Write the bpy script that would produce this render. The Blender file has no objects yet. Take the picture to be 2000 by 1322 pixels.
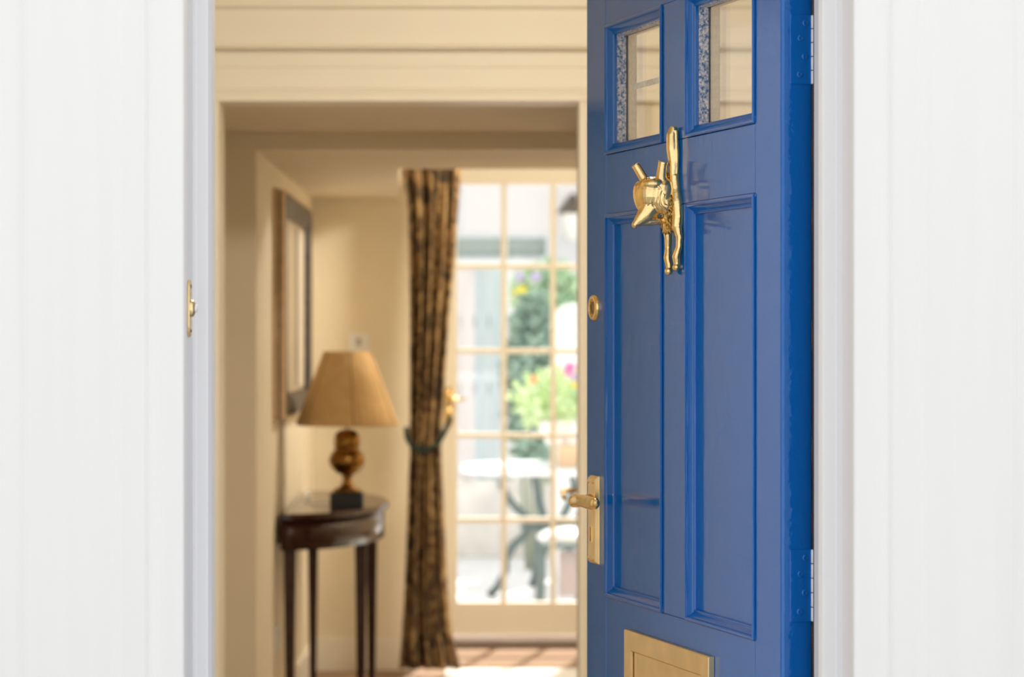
import bpy, bmesh, math, random
from mathutils import Vector, Matrix
random.seed(7)
R = math.radians
scene = bpy.context.scene
col = scene.collection

# ------------------------------------------------------------------ camera
F = 4960.0                  # focal length in pixels of the 2000 px wide frame
VX, VY = 935.0, 661.0       # where the view axis meets the frame
EYE = 1.38
cam_d = bpy.data.cameras.new('camera'); cam = bpy.data.objects.new('camera', cam_d); col.objects.link(cam)
cam.location = (0, 0, EYE); cam.rotation_euler = (R(90), 0, 0)
cam_d.sensor_width = 36; cam_d.lens = 36*F/2000
cam_d.shift_x = (1000-VX)/2000; cam_d.shift_y = -(661-VY)/2000
cam_d.clip_start = .05
cam_d.dof.use_dof = True; cam_d.dof.focus_distance = 3.62; cam_d.dof.aperture_fstop = 5.6
scene.camera = cam
# ------------------------------------------------------------------ bright even sky and a high sun
w = bpy.data.worlds.new('overcast_sky'); scene.world = w; w.use_nodes = True
bg = w.node_tree.nodes['Background']
bg.inputs[0].default_value = (.96, .98, 1.0, 1); bg.inputs[1].default_value = 1.15
sun_d = bpy.data.lights.new('sun', 'SUN'); sun_d.energy = 9.0; sun_d.angle = R(2.5); sun_d.color = (1, .96, .9)
sun = bpy.data.objects.new('sun', sun_d); col.objects.link(sun)
sun.rotation_euler = Vector((-.22, -1, -1.12)).to_track_quat('-Z', 'Y').to_euler()      # high behind the house: garden and far side of the street are sunlit
scene.view_settings.view_transform = 'Standard'; scene.view_settings.look = 'None'
scene.view_settings.exposure = 0.0; scene.view_settings.gamma = 1.0
scene.view_settings.use_curve_mapping = False
HALL_FILL, ROOM_FILL = 94.0, 112.0      # radiance of the two added fill lamps, both out of view

# ------------------------------------------------------------------ helpers
def DS(S): return F/S                       # depth of a plane seen at S pixels per metre
def PX(x, D): return (x-VX)*D/F
def PZ(y, D): return EYE-(y-VY)*D/F
def srgb(r, g, b):
    g_ = lambda c: (c/255/12.92) if c/255 <= .04045 else ((c/255+.055)/1.055)**2.4
    return (g_(r), g_(g), g_(b), 1)

def mat(name, c, rough=.5, metal=0, var=0, vscale=8, bump=0, bscale=40, stretch=(1,1,1), spec=.5, coat=0, c2=None, detail=4):
    m = bpy.data.materials.new(name); m.use_nodes = True
    nt = m.node_tree; N = nt.nodes; L = nt.links; b = N['Principled BSDF']
    c = tuple(c)+((1,) if len(c) == 3 else ())
    b.inputs['Base Color'].default_value = c; b.inputs['Roughness'].default_value = rough
    b.inputs['Metallic'].default_value = metal; b.inputs['Specular IOR Level'].default_value = spec
    if coat: b.inputs['Coat Weight'].default_value = coat; b.inputs['Coat Roughness'].default_value = .05
    if var or bump or c2:
        tc = N.new('ShaderNodeTexCoord'); mp = N.new('ShaderNodeMapping'); mp.inputs['Scale'].default_value = stretch
        L.new(tc.outputs['Object'], mp.inputs['Vector'])
    if var or c2:
        n = N.new('ShaderNodeTexNoise'); n.inputs['Scale'].default_value = vscale; n.inputs['Detail'].default_value = detail
        L.new(mp.outputs[0], n.inputs['Vector'])
        r = N.new('ShaderNodeValToRGB'); r.color_ramp.elements[0].position = .35; r.color_ramp.elements[1].position = .65
        if c2 is None:
            r.color_ramp.elements[0].color = tuple(x*(1-var) for x in c[:3])+(1,)
            r.color_ramp.elements[1].color = tuple(min(1, x*(1+var)) for x in c[:3])+(1,)
        else:
            r.color_ramp.elements[0].color = c; r.color_ramp.elements[1].color = tuple(c2)+((1,) if len(c2) == 3 else ())
        L.new(n.outputs['Fac'], r.inputs[0]); L.new(r.outputs[0], b.inputs['Base Color'])
    if bump:
        n2 = N.new('ShaderNodeTexNoise'); n2.inputs['Scale'].default_value = bscale; n2.inputs['Detail'].default_value = 3
        L.new(mp.outputs[0], n2.inputs['Vector'])
        bp = N.new('ShaderNodeBump'); bp.inputs['Strength'].default_value = bump; bp.inputs['Distance'].default_value = .002
        L.new(n2.outputs['Fac'], bp.inputs['Height']); L.new(bp.outputs[0], b.inputs['Normal'])
    return m

def glass_mat(name, tint=(1,1,1,1)):
    m = bpy.data.materials.new(name); m.use_nodes = True
    nt = m.node_tree; N = nt.nodes; L = nt.links; N.remove(N['Principled BSDF'])
    t = N.new('ShaderNodeBsdfTransparent'); t.inputs[0].default_value = tint
    g = N.new('ShaderNodeBsdfGlossy'); g.inputs['Roughness'].default_value = .01
    lw = N.new('ShaderNodeLayerWeight'); lw.inputs[0].default_value = .5
    pw = N.new('ShaderNodeMath'); pw.operation = 'POWER'; pw.inputs[1].default_value = 5; L.new(lw.outputs['Facing'], pw.inputs[0])
    fr = N.new('ShaderNodeMath'); fr.operation = 'MULTIPLY_ADD'; fr.inputs[1].default_value = .95; fr.inputs[2].default_value = .04; L.new(pw.outputs[0], fr.inputs[0])
    mx = N.new('ShaderNodeMixShader'); L.new(fr.outputs[0], mx.inputs[0]); L.new(t.outputs[0], mx.inputs[1]); L.new(g.outputs[0], mx.inputs[2])
    L.new(mx.outputs[0], N['Material Output'].inputs[0])
    return m

def emit_mat(name, c, s):
    m = bpy.data.materials.new(name); m.use_nodes = True
    b = m.node_tree.nodes['Principled BSDF']; b.inputs['Base Color'].default_value = c
    b.inputs['Emission Color'].default_value = c; b.inputs['Emission Strength'].default_value = s
    return m

class MB:
    """collects vertices and faces, builds ONE mesh object"""
    def __init__(s): s.v = []; s.f = []; s.m = []; s.sm = []
    def add(s, vs, fs, mi=0, smooth=False):
        o = len(s.v); s.v += [tuple(p) for p in vs]
        for f in fs: s.f.append([i+o for i in f]); s.m.append(mi); s.sm.append(smooth)
        return s
    def box(s, x0, x1, y0, y1, z0, z1, mi=0, faces=None):
        x0, x1 = min(x0, x1), max(x0, x1); y0, y1 = min(y0, y1), max(y0, y1); z0, z1 = min(z0, z1), max(z0, z1)
        vs = [(x0,y0,z0),(x1,y0,z0),(x1,y1,z0),(x0,y1,z0),(x0,y0,z1),(x1,y0,z1),(x1,y1,z1),(x0,y1,z1)]
        fs = [(0,3,2,1),(4,5,6,7),(0,1,5,4),(1,2,6,5),(2,3,7,6),(3,0,4,7)]   # -z +z -y +x +y -x
        o = len(s.v); s.v += vs
        for k, f in enumerate(fs):
            s.f.append([i+o for i in f]); s.m.append((faces or {}).get(k, mi)); s.sm.append(False)
        return s
    def tube(s, pts, rad, n=10, mi=0, flat=1.0, cap=True):
        pts = [Vector(p) for p in pts]; rad = rad if isinstance(rad, (list, tuple)) else [rad]*len(pts)
        rings = []; up = None
        for i, p in enumerate(pts):
            t = (pts[min(i+1, len(pts)-1)]-pts[max(i-1, 0)]).normalized()
            if up is None:
                up = Vector((0,0,1)) if abs(t.z) < .9 else Vector((1,0,0))
            a = (up-t*up.dot(t)).normalized(); b = t.cross(a); up = a
            rings.append([p+a*(rad[i]*math.cos(2*math.pi*k/n))+b*(rad[i]*flat*math.sin(2*math.pi*k/n)) for k in range(n)])
        vs = [q for r in rings for q in r]; fs = []
        for i in range(len(pts)-1):
            for k in range(n):
                fs.append((i*n+k, i*n+(k+1) % n, (i+1)*n+(k+1) % n, (i+1)*n+k))
        s.add(vs, fs, mi, True)
        if cap: s.add(rings[0], [tuple(range(n))[::-1]], mi); s.add(rings[-1], [tuple(range(n))], mi)
        return s
    def lathe(s, prof, n=24, cx=0, cy=0, mi=0, M=None, sc=None):
        """prof: (radius, height) pairs turned about the z axis (or through matrix M); sc(angle, i) scales the radius"""
        vs = []
        for i, (r, z) in enumerate(prof):
            for k in range(n):
                a = 2*math.pi*k/n; rr = r*(sc(a, i) if sc else 1)
                p = Vector((cx+rr*math.cos(a), cy+rr*math.sin(a), z)); vs.append(M @ p if M else p)
        fs = []
        for i in range(len(prof)-1):
            for k in range(n): fs.append((i*n+k, i*n+(k+1) % n, (i+1)*n+(k+1) % n, (i+1)*n+k))
        return s.add(vs, fs, mi, True)
    def ball(s, c, r, n=14, mi=0, M=None):
        r = r if isinstance(r, (list, tuple)) else (r, r, r); c = Vector(c); vs = []; h = n//2
        for i in range(h+1):
            t = math.pi*i/h
            for k in range(n):
                a = 2*math.pi*k/n
                p = Vector((r[0]*math.sin(t)*math.cos(a), r[1]*math.sin(t)*math.sin(a), r[2]*math.cos(t)))
                vs.append(c+(M @ p if M else p))
        fs = [(i*n+k, (i+1)*n+k, (i+1)*n+(k+1) % n, i*n+(k+1) % n) for i in range(h) for k in range(n)]
        return s.add(vs, fs, mi, True)
    def prism(s, poly, z0, z1, mi=0, ax='z', smooth=False):
        """poly in the plane across ax, extruded along it"""
        def P(a, b, h): return (a, b, h) if ax == 'z' else ((h, a, b) if ax == 'x' else (a, h, b))
        n = len(poly); vs = [P(a, b, z0) for a, b in poly]+[P(a, b, z1) for a, b in poly]
        s.add(vs, [(i, (i+1) % n, n+(i+1) % n, n+i) for i in range(n)], mi, smooth)
        return s.add(vs, [tuple(range(n))[::-1], tuple(range(n, 2*n))], mi)
    def sweep(s, x0, x1, z0, z1, prof, mi=0, mats=None):
        """mitred picture-frame sweep round a rectangle in xz; prof: (inset, y)"""
        n = len(prof); cs = []
        for sx, sz, cx, cz in ((1,1,x0,z0),(-1,1,x1,z0),(-1,-1,x1,z1),(1,-1,x0,z1)):
            cs.append([(cx+sx*d, y, cz+sz*d) for d, y in prof])
        for k in range(4):
            a, b = cs[k], cs[(k+1) % 4]
            for i in range(n-1):
                s.add([a[i], b[i], b[i+1], a[i+1]], [(0,1,2,3)], mats[i] if mats else mi)
        return s
    def build(s, name, ms, parent=None, bevel=0, bseg=2, smooth=None, merge=True, subsurf=0):
        me = bpy.data.meshes.new(name); me.from_pydata(s.v, [], s.f)
        for m in (ms if isinstance(ms, (list, tuple)) else [ms]): me.materials.append(m)
        me.polygons.foreach_set('material_index', s.m); me.polygons.foreach_set('use_smooth', s.sm)
        bm = bmesh.new(); bm.from_mesh(me)
        if merge: bmesh.ops.remove_doubles(bm, verts=bm.verts, dist=1e-5)
        bmesh.ops.recalc_face_normals(bm, faces=bm.faces)
        if smooth is not None:
            for f in bm.faces: f.smooth = smooth
        bm.to_mesh(me); bm.free(); me.update()
        o = bpy.data.objects.new(name, me); col.objects.link(o)
        if parent: o.parent = parent
        if bevel:
            b = o.modifiers.new('bevel', 'BEVEL'); b.width = bevel; b.segments = bseg; b.limit_method = 'ANGLE'; b.angle_limit = R(35)
            b.harden_normals = False
        if subsurf:
            b = o.modifiers.new('sub', 'SUBSURF'); b.levels = subsurf; b.render_levels = subsurf
        return o

def tag(o, label, cat=None, group=None, kind=None):
    o['label'] = label
    if cat: o['category'] = cat
    if group: o['group'] = group
    if kind: o['kind'] = kind
    return o
def struct(o, label): return tag(o, label, kind='structure')
def empty(name, loc=(0,0,0), rz=0):
    o = bpy.data.objects.new(name, None); col.objects.link(o); o.location = loc; o.rotation_euler = (0,0,rz); o.empty_display_size = .1
    return o
def box(name, m, *a, parent=None, bevel=0, **k): return MB().box(*a).build(name, m, parent, bevel, **k)

# ------------------------------------------------------------------ materials
M_white = mat('white_gloss_paint', (.86,.86,.85), .45, bump=.06, bscale=30, stretch=(14,14,.7), var=.008, vscale=3)
M_frame = mat('white_frame_paint', (.84,.84,.855), .4)
M_cream = mat('cream_wall_paint', (.84,.745,.57), .65, var=.015, vscale=2)
M_creamt = mat('cream_trim_paint', (.89,.83,.71), .45)
M_ceil = mat('ceiling_paint', (.80,.70,.54), .8)
M_carpet = mat('brown_carpet', (.27,.17,.10), .95, var=.15, vscale=60)
M_hallfl = mat('hall_floor_tile', (.48,.38,.27), .5, var=.08, vscale=6)
M_pave = mat('paving_stone', (.42,.42,.42), .9, var=.08, vscale=5)
M_patio = mat('pale_patio', (.88,.87,.85), .9, var=.04, vscale=3)
M_gap = mat('bare_brown_wood', (.10,.035,.02), .7)
M_brass = mat('polished_brass', (.92,.68,.32), .20, 1, var=.10, vscale=60, bump=.12, bscale=160)
M_brassp = mat('satin_brass', (.90,.70,.38), .34, 1, var=.06, vscale=18)
M_brassd = mat('aged_brass', (.34,.18,.05), .28, 1, var=.45, vscale=40)
M_steel = mat('dull_steel', (.5,.5,.48), .4, 1)
M_black = mat('black_paint', (.012,.012,.012), .4)
M_glass = glass_mat('clear_glass')
M_mahog = mat('dark_mahogany', (.030,.009,.007), .16, c2=(.052,.016,.011), vscale=14, stretch=(1,1,8))
M_shade = mat('tan_pleated_silk', (.72,.47,.21), .9, var=.05, vscale=30)
M_rib = mat('dark_tan_braid', (.40,.24,.10), .9)
M_plastic = mat('white_plastic', (.85,.84,.82), .4)
M_gilt = mat('gilt_wood', (.74,.52,.31), .45, 0, var=.1, vscale=30)
M_dkframe = mat('dark_carved_frame', (.06,.045,.03), .4, var=.6, vscale=50)
M_alu = mat('aluminium', (.75,.72,.76), .3, 1)

def door_paint():
    m = bpy.data.materials.new('blue_gloss_paint'); m.use_nodes = True
    nt = m.node_tree; N = nt.nodes; L = nt.links; b = N['Principled BSDF']
    b.inputs['Base Color'].default_value = (.0004,.135,.52,1); b.inputs['Roughness'].default_value = .055
    b.inputs['Specular IOR Level'].default_value = .62
    tc = N.new('ShaderNodeTexCoord'); mp = N.new('ShaderNodeMapping'); mp.inputs['Scale'].default_value = (1,1,.045)
    L.new(tc.outputs['Object'], mp.inputs['Vector'])
    n = N.new('ShaderNodeTexNoise'); n.inputs['Scale'].default_value = 330; n.inputs['Detail'].default_value = 3
    L.new(mp.outputs[0], n.inputs['Vector'])
    n2 = N.new('ShaderNodeTexNoise'); n2.inputs['Scale'].default_value = 45; L.new(tc.outputs['Object'], n2.inputs['Vector'])
    a = N.new('ShaderNodeMath'); a.operation = 'MULTIPLY_ADD'; a.inputs[1].default_value = .6
    L.new(n2.outputs['Fac'], a.inputs[0]); L.new(n.outputs['Fac'], a.inputs[2])
    bp = N.new('ShaderNodeBump'); bp.inputs['Strength'].default_value = .14; bp.inputs['Distance'].default_value = .0012
    L.new(a.outputs[0], bp.inputs['Height']); L.new(bp.outputs[0], b.inputs['Normal'])
    return m
M_blue = door_paint()
M_bluet = mat('thick_blue_paint', (.0004,.135,.52), .07, bump=.6, bscale=60, spec=.62)     # lumpy coats on the hinge edge

# ================================================================== SETTING
XL, XR, YF = -.3628, .4618, 3.129           # street opening between the pilasters
YFR, YST, YIN = 3.232, 3.287, 3.331         # face of the door frame, back of its stop, inside face
XFL, XFR = -.3413, .434                     # clear opening inside the stops
HT = 2.02
HL, HR, HC, DR0 = -1.5, 1.05, 2.62, 6.28     # hall walls, ceiling, side doorway
# street wall
b = MB()
b.box(HL-.1, XL-.02, YF+.02, YIN, -.15, 5.2); b.box(XR+.02, 3.2, YF+.02, YIN, -.15, 5.2); b.box(XL-.02, XR+.02, YF+.02, YIN, HT+.06, 5.2)
wf = struct(b.build('wall_front', M_white), 'white painted street wall around the front doorway')
# panelled pilasters: profile (distance from opening, set back from front plane)
prof = [(0,.03),(0,.004),(.0015,.001),(.004,0),(.028,0),(.033,.0006),(.038,.0022),(.0425,.0050),(.0455,.0072),(.0480,.0062),(.0500,.0048),
        (.079,.0045),(.083,.006),(.088,.0085),(.092,.0095),(.194,.0095),(.1985,.0085),(.203,.006),(.208,.0045),(.30,.0045),(.305,.02),(.305,.03)]
for sgn, x in ((-1, XL), (1, XR)):
    MB().prism([(x+sgn*d, YF+y) for d, y in prof], -.15, 2.6).build('pilaster', M_white, wf)
box('cornice', M_white, -.75, .85, YF-.04, YF+.02, 2.6, 2.75, parent=wf)
# door frame: jambs with stops, head
b = MB()
jamb_l = [(XL-.03,YFR),(XL+.002,YFR),(XL+.004,YFR+.002),(XFL-.007,YFR+.003),(XFL-.0035,YFR+.0045),(XFL,YFR+.012),(XFL,YST),(XFL-.012,YST),(XFL-.012,YIN),(XL-.03,YIN)]
jamb_r = [(XR+.03,YFR),(XR-.006,YFR),(XR-.008,YFR+.002),(XFR+.007,YFR+.003),(XFR+.0035,YFR+.0045),(XFR,YFR+.012),(XFR,YST),(XFR+.012,YST),(XFR+.012,YIN),(XR+.03,YIN)]
fr = empty('trim_1', (0, YFR, 0)); struct(fr, 'white moulded wooden frame around the front door')
def at_frame(o): o.location = (0, -YFR, 0); return o
at_frame(MB().prism(jamb_l, -.05, HT+.06).build('jamb', M_frame, fr)); at_frame(MB().prism(jamb_r, -.05, HT+.06).build('jamb', M_frame, fr))
at_frame(MB().box(XFL, XFR, YFR, YST, HT, HT+.06).box(XFL, XFR, YST, YIN, HT+.012, HT+.06).build('head', M_frame, fr))
# reveals behind the pilaster edges
at_frame(box('reveal', M_frame, XL-.03, XL-.0005, YF+.028, YFR+.001, -.05, HT+.06, parent=fr)); at_frame(box('reveal', M_frame, XR+.0005, XR+.03, YF+.028, YFR+.001, -.05, HT+.06, parent=fr))
at_frame(box('weather_strip', M_gap, XFR+.0038, XFR+.0118, YST+.001, YIN+.006, -.03, HT, parent=fr))['label'] = 'bare brown wood strip in the hinge gap'
struct(box('floor_step', M_pave, -.45, .55, 2.7, YIN, -.15, -.01, bevel=.01), 'stone doorstep below the front door')
struct(box('added_side_yard', M_pave, -9, HL-.1, 2.9, DR0-.1, -.3, -.15), 'stone paved side yard added outside the added window')
struct(box('floor_pavement', M_pave, -16, 16, -9, 2.9, -.3, -.15), 'grey stone pavement in front of the house')

# unseen terrace, added across the street to send light onto the facade
op = empty('added_terrace', (0, -9, -.15)); struct(op, 'unseen pale terrace added across the street for its bounced light')
MB().box(-16, 16, -.4, 0, 0, 7.2).build('added_terrace_facade', mat('added_terrace_brick', (.40,.405,.42), .9, var=.05, vscale=3), op)
for ix in range(-4, 5):
    for iz in (1.0, 4.4): 
        wv = MB().sweep(ix*3.2-.55, ix*3.2+.55, iz, iz+1.9, [(0,0),(0,.03),(.1,.03),(.1,0)]).build('window', M_frame, op)
        MB().box(ix*3.2-.45, ix*3.2+.45, .0, .012, iz+.1, iz+1.8).build('pane', mat('added_terrace_pane', (.05,.06,.07), .05) if not bpy.data.materials.get('added_terrace_pane') else bpy.data.materials['added_terrace_pane'], wv)  # panes of the added terrace
# hall: left wall has an added doorway to a dark side room, for reflection
D3, D4, DB, DBACK, DFR = DS(723), DS(629), DS(565), DS(470), DS(433)     # 6.86 7.89 8.78 10.55 11.45
struct(MB().box(HL-.1, HR+.1, YIN, D3+.1, -.12, 0).box(-3.1, HL-.1, DR0-.1, D3+.1, -.12, 0).build('floor_hall', M_hallfl), 'pale tiled hall floor')
struct(MB().box(-3.1, 1.2, D3+.1, 11.9, -.12, 0).build('floor', M_carpet), 'brown carpeted floor of the back room')
struct(MB().box(HL-.1, HR+.1, YIN, D3, HC, HC+.1).box(-3.1, HL-.1, DR0-.1, D3, HC, HC+.1).build('ceiling_hall', M_ceil), 'cream ceiling of the front hall')
WN0, WN1, WZ0, WZ1 = 5.40, 6.21, .40, 2.25
b = MB().box(HL-.1, HL, YIN, WN0, 0, HC).box(HL-.1, HL, WN1, DR0, 0, HC).box(HL-.1, HL, WN0, WN1, 0, WZ0).box(HL-.1, HL, WN0, WN1, WZ1, HC).box(HL-.1, HL, DR0, D3, 2.03, HC)
struct(b.build('wall_left', M_cream), 'cream hall wall on the left with an added tall window and doorway')
w1 = empty('added_window', (HL, WN0, WZ0)); struct(w1, 'unseen tall white framed side window added to light the hall')  # window added out of view for the daylight mirrored in the door
ww, wh = WN1-WN0, WZ1-WZ0
MB().box(-.09, -.02, 0, ww, 0, .05).box(-.09, -.02, 0, ww, wh-.05, wh).box(-.09, -.02, 0, .05, .05, wh-.05).box(-.09, -.02, ww-.03, ww, .05, wh-.05).build('added_window_frame', M_frame, w1)
MB().box(-.08, -.03, ww/2-.025, ww/2+.025, .05, wh-.05).build('added_window_bar', M_frame, w1)
for a_ in (.05, ww/2+.025): MB().box(-.058, -.054, a_, a_+ww/2-.070 if a_ < .1 else ww-.03, .05, wh-.05).build('pane', M_glass, w1)  # panes of the added window
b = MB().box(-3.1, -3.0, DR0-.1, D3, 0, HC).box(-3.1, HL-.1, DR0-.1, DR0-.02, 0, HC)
struct(box('added_yard_wall', M_white, -3.2, HL-.1, DR0-.16, DR0-.1, -.3, 4.5), 'white reflector wall added outside the hall window')  # unseen white wall, added as the brightness reflected in the blue door
struct(b.build('added_side_room', mat('dark_room_wall', (.09,.085,.08), .8)), 'dark walls of an unseen side room added off the hall')  # added room, walls coloured dark so the door reflects an unlit opening
struct(box('wall_right', M_cream, HR, HR+.1, YIN, D3, 0, HC), 'cream hall wall behind the open blue door')
struct(MB().box(HL, XL-.03, YIN, YIN+.02, 0, HC).box(XR+.03, HR, YIN, YIN+.02, 0, HC).box(XL-.03, XR+.03, YIN, YIN+.02, HT+.06, HC).build('wall_front_inside', M_cream), 'cream inside face of the street wall')

# inner wall with the wide opening (D3)
OX0, OX1, OZ = PX(430, D3), PX(1130, D3), PZ(200, D3)
b = MB().box(-3.1, OX0-.006, D3, D3+.12, 0, HC).box(OX1+.012, 3.1, D3, D3+.12, 0, HC).box(OX0-.006, OX1+.012, D3, D3+.12, OZ+.012, HC)
wi = struct(b.build('wall_inner', M_cream), 'cream wall across the hall with an open doorway in it')
zt = PZ(102, D3)
# moulded header over the opening: profile (y, z)
hp = [(D3+.12,OZ),(D3-.030,OZ),(D3-.032,OZ+.002),(D3-.032,PZ(187,D3)),(D3-.026,PZ(185,D3)),(D3-.026,PZ(183,D3)),(D3-.030,PZ(181,D3)),(D3-.030,PZ(177,D3)),(D3-.020,PZ(173,D3)),
      (D3-.020,PZ(134,D3)),(D3-.023,PZ(132,D3)),(D3-.023,PZ(108,D3)),(D3-.012,PZ(107,D3)),(D3-.012,PZ(101,D3)),(D3-.050,PZ(97,D3)),(D3-.050,PZ(94,D3)),(D3-.036,PZ(90,D3)),(D3-.036,PZ(22,D3)),(D3-.052,PZ(17,D3)),(D3-.052,PZ(2,D3)),(D3-.03,PZ(-6,D3)),(D3,PZ(-6,D3)),(D3,OZ+.02),(D3+.12,OZ+.02)]
MB().prism(hp, -1.45, 1.02, ax='x').build('header', M_creamt, wi)
for x, s in ((OX0, -1), (OX1, 1)):
    ap = [(x, D3+.12), (x, D3-.024), (x+s*.004, D3-.028), (x+s*.016, D3-.028), (x+s*.02, D3-.022), (x+s*.055, D3-.022), (x+s*.06, D3-.026), (x+s*.075, D3-.02), (x+s*.075, D3), (x+s*.012, D3), (x+s*.012, D3+.12)]
    MB().prism(ap, 0, OZ).build('architrave', M_creamt, wi)

# passage between D3 and D4, then the low room
CP = PZ(260, D4)                     # passage ceiling
CL = EYE+.586                        # low ceiling of the room
WX = -.691
struct(MB().box(-1.1, 1.7, D3+.12, D4, CP, CP+.1).build('ceiling_passage', M_ceil), 'shaded cream ceiling of the short passage')
struct(MB().box(-1.1, -1.0, D3+.12, D4+.02, 0, CP+.1).box(1.1, 1.2, D3+.12, D4+.02, 0, CP+.1).build('wall_passage', M_cream), 'cream side walls of the short passage')
b = MB().box(-1.1, WX, D4, 8.05, 0, CP+.1).box(.70, 1.2, D4, 8.05, 0, CP+.1).box(WX, .70, D4, 8.05, CL, CP+.1)
struct(b.build('wall_middle', M_cream), 'plain cream wall opening into the back room')
struct(box('wall_room_left', M_cream, WX-.1, WX, 8.05, DBACK+.1, 0, 2.5), 'cream room wall with the picture and half-round table')
XB = PX(812, DBACK)
struct(MB().box(WX, 1.2, 8.05, DB, CL, 2.5).prism([(WX, DB), (PX(779, DB), DB), (PX(781, DBACK), DBACK), (WX, DBACK)], CL, 2.5).build('ceiling_low', M_ceil), 'low cream ceiling over the back room')
struct(MB().box(-.4, 1.2, DB, 11.6, 2.40, 2.5).build('ceiling', M_ceil), 'higher cream ceiling in front of the garden door')
struct(box('wall_back_left', M_cream, WX, XB, DBACK, 11.6, 0, 2.5), 'cream end wall behind the table lamp')
struct(box('wall_room_right', M_cream, 1.1, 1.2, 8.05, 11.6, 0, 2.5), 'cream wall on the right of the back room')
struct(MB().box(WX-.008, WX+.014, 8.05, DBACK, 0, .14).build('baseboard_left', M_creamt), 'cream skirting board below the picture wall')
struct(MB().box(WX, XB, DBACK-.014, DBACK+.01, 0, .14).build('baseboard_back', M_creamt), 'cream skirting board behind the half-round table')

# ------------------------------------------------------------------ fill lamps added out of view to brighten the hall and the back room
def fill_light(loc, r, strength, label, c=(1,.93,.80,1)):
    t = empty('fill_light', loc); tag(t, label, 'fill light')
    MB().lathe([(0,0),(r*.5,0),(r*.5,-.03),(r*1.04,-.045),(r*1.04,-.06),(r*.98,-.06)], 28).build('fill_light_mount', M_brassp, t)
    MB().lathe([(r,-.058),(r*.96,-.085),(r*.8,-.115),(r*.5,-.135),(.001,-.142)], 28).build('fill_light_bowl', emit_mat('fill_light_glow', c, strength), t)
    return t
fill_light((.15, 5.1, HC), .17, HALL_FILL, 'added unseen fill lamp in the front hall')
fill_light((.45, 9.6, 2.40), .15, ROOM_FILL, 'added unseen fill lamp in front of the garden door')

# ================================================================== FRONT DOOR
PHI = math.atan(1440/F); SP, CPH = math.sin(PHI), math.cos(PHI)
D0 = 3.319; S0 = F/D0; X0 = 592/S0; W = .80; T = .044
def U(x, p=0):                      # distance from the hinge edge along the door
    px = x-VX; X = X0-p*CPH; D = D0-p*SP
    return (F*X-px*D)/(px*CPH+F*SP)
door = empty('door_1', (X0, D0, 0), PHI-R(90))
struct(door, 'glossy blue panelled front door standing open with brass fittings')
uh, u1, u2, u3, u4, W = 0.0, U(1475), U(1340), U(1294), U(1183), U(1146)
zs = dict(bot=.012, top=1.98, wt=EYE+.4927, wb=EYE+.289, pt=EYE+.1945, pb=EYE-.405, lt=.78-.03, lb=.24)
BC = [M_blue, M_creamt]
def dpart(name, ua, ub, z0, z1, m=BC, y0=0, y1=T, bevel=.0015):
    return MB().box(-ub, -ua, y0, y1, z0, z1, 0, {4: 1} if len(m) > 1 else None).build(name, m, door, bevel)
dpart('stile', .0035, u1, zs['bot'], zs['top']); dpart('stile', u4, W, zs['bot'], zs['top'])
for a, b_ in (('wt', 'top'), ('pt', 'wb'), ('lt', 'pb'), ('bot', 'lb')): dpart('rail', u1, u4, zs[a], zs[b_], y0=.0006)
for a, b_ in (('wb', 'wt'), ('pb', 'pt'), ('lb', 'lt')): dpart('mullion', u2, u3, zs[a], zs[b_], y0=.0003)
# the hinge edge of the leaf, thick with paint
hb = MB(); nz = 150; ny = 10; zz0, zz1 = zs['bot'], zs['top']
edge_prof = [(-.0045,.0),(-.002,.0004),(-.0005,.0018),(.0,.004),(.0,.012),(.0,.022),(.0,.032),(.0,.0405),(-.001,.043),(-.0045,.044)]
vs = []
for i in range(nz+1):
    z = zz0+(zz1-zz0)*i/nz
    for x, y in edge_prof: vs.append((x+.0003*math.sin(z*63+y*200)*math.sin(z*17), y, z))
n = len(edge_prof)
hb.add(vs, [(i*n+k, i*n+k+1, (i+1)*n+k+1, (i+1)*n+k) for i in range(nz) for k in range(n-1)], 0, True)
hb.build('hinge_edge', M_bluet, door)
moul = [(0,.0),(0,-.0022),(.0018,-.0034),(.0042,-.0034),(.0058,-.0022),(.0064,.0008),(.0085,.0022),(.0115,.0048),(.0135,.0068),(.0145,.0072),(.0160,.0062),(.0172,.0066),(.0180,.0085),(.0180,.0130)]
moul = [(d*.92, y) for d, y in moul]; MI = moul[-1][0]
for (ua, ub) in ((u1, u2), (u3, u4)):
    for (z0, z1) in ((zs['pb'], zs['pt']), (zs['lb'], zs['lt'])):
        MB().sweep(-ub, -ua, z0, z1, moul).build('panel_moulding', M_blue, door, smooth=False)
        MB().box(-ub+.002, -ua-.002, .0115, .030, z0+.002, z1-.002, 0, {4: 1}).build('panel', BC, door)
    z0, z1 = zs['wb'], zs['wt']
    MB().sweep(-ub, -ua, z0, z1, moul).build('window_moulding', M_blue, door)
    g = MB().box(-ub+.004, -ua-.004, .0285, .0315, z0+.004, z1-.004).build('pane', M_glass, door); g['label'] = 'clear glass pane'
    pt = MB().sweep(-ub, -ua, z0, z1, [(MI-.0005,.013),(MI+.0012,.0145),(MI+.0008,.0275),(MI,.0285)]).build('putty_line',
        mat('flecked_putty', (.02,.13,.36), .35, c2=(.75,.74,.78), vscale=260, bump=.6, bscale=300), g); pt['label'] = 'blue putty with white flecks'
    MB().sweep(-ub, -ua, z0, z1, [(.004,.0315),(MI+.001,.0318),(MI-.001,.046),(.008,.049),(-.012,.049),(-.012,.044)]).build('inner_bead', M_creamt, g)
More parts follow.
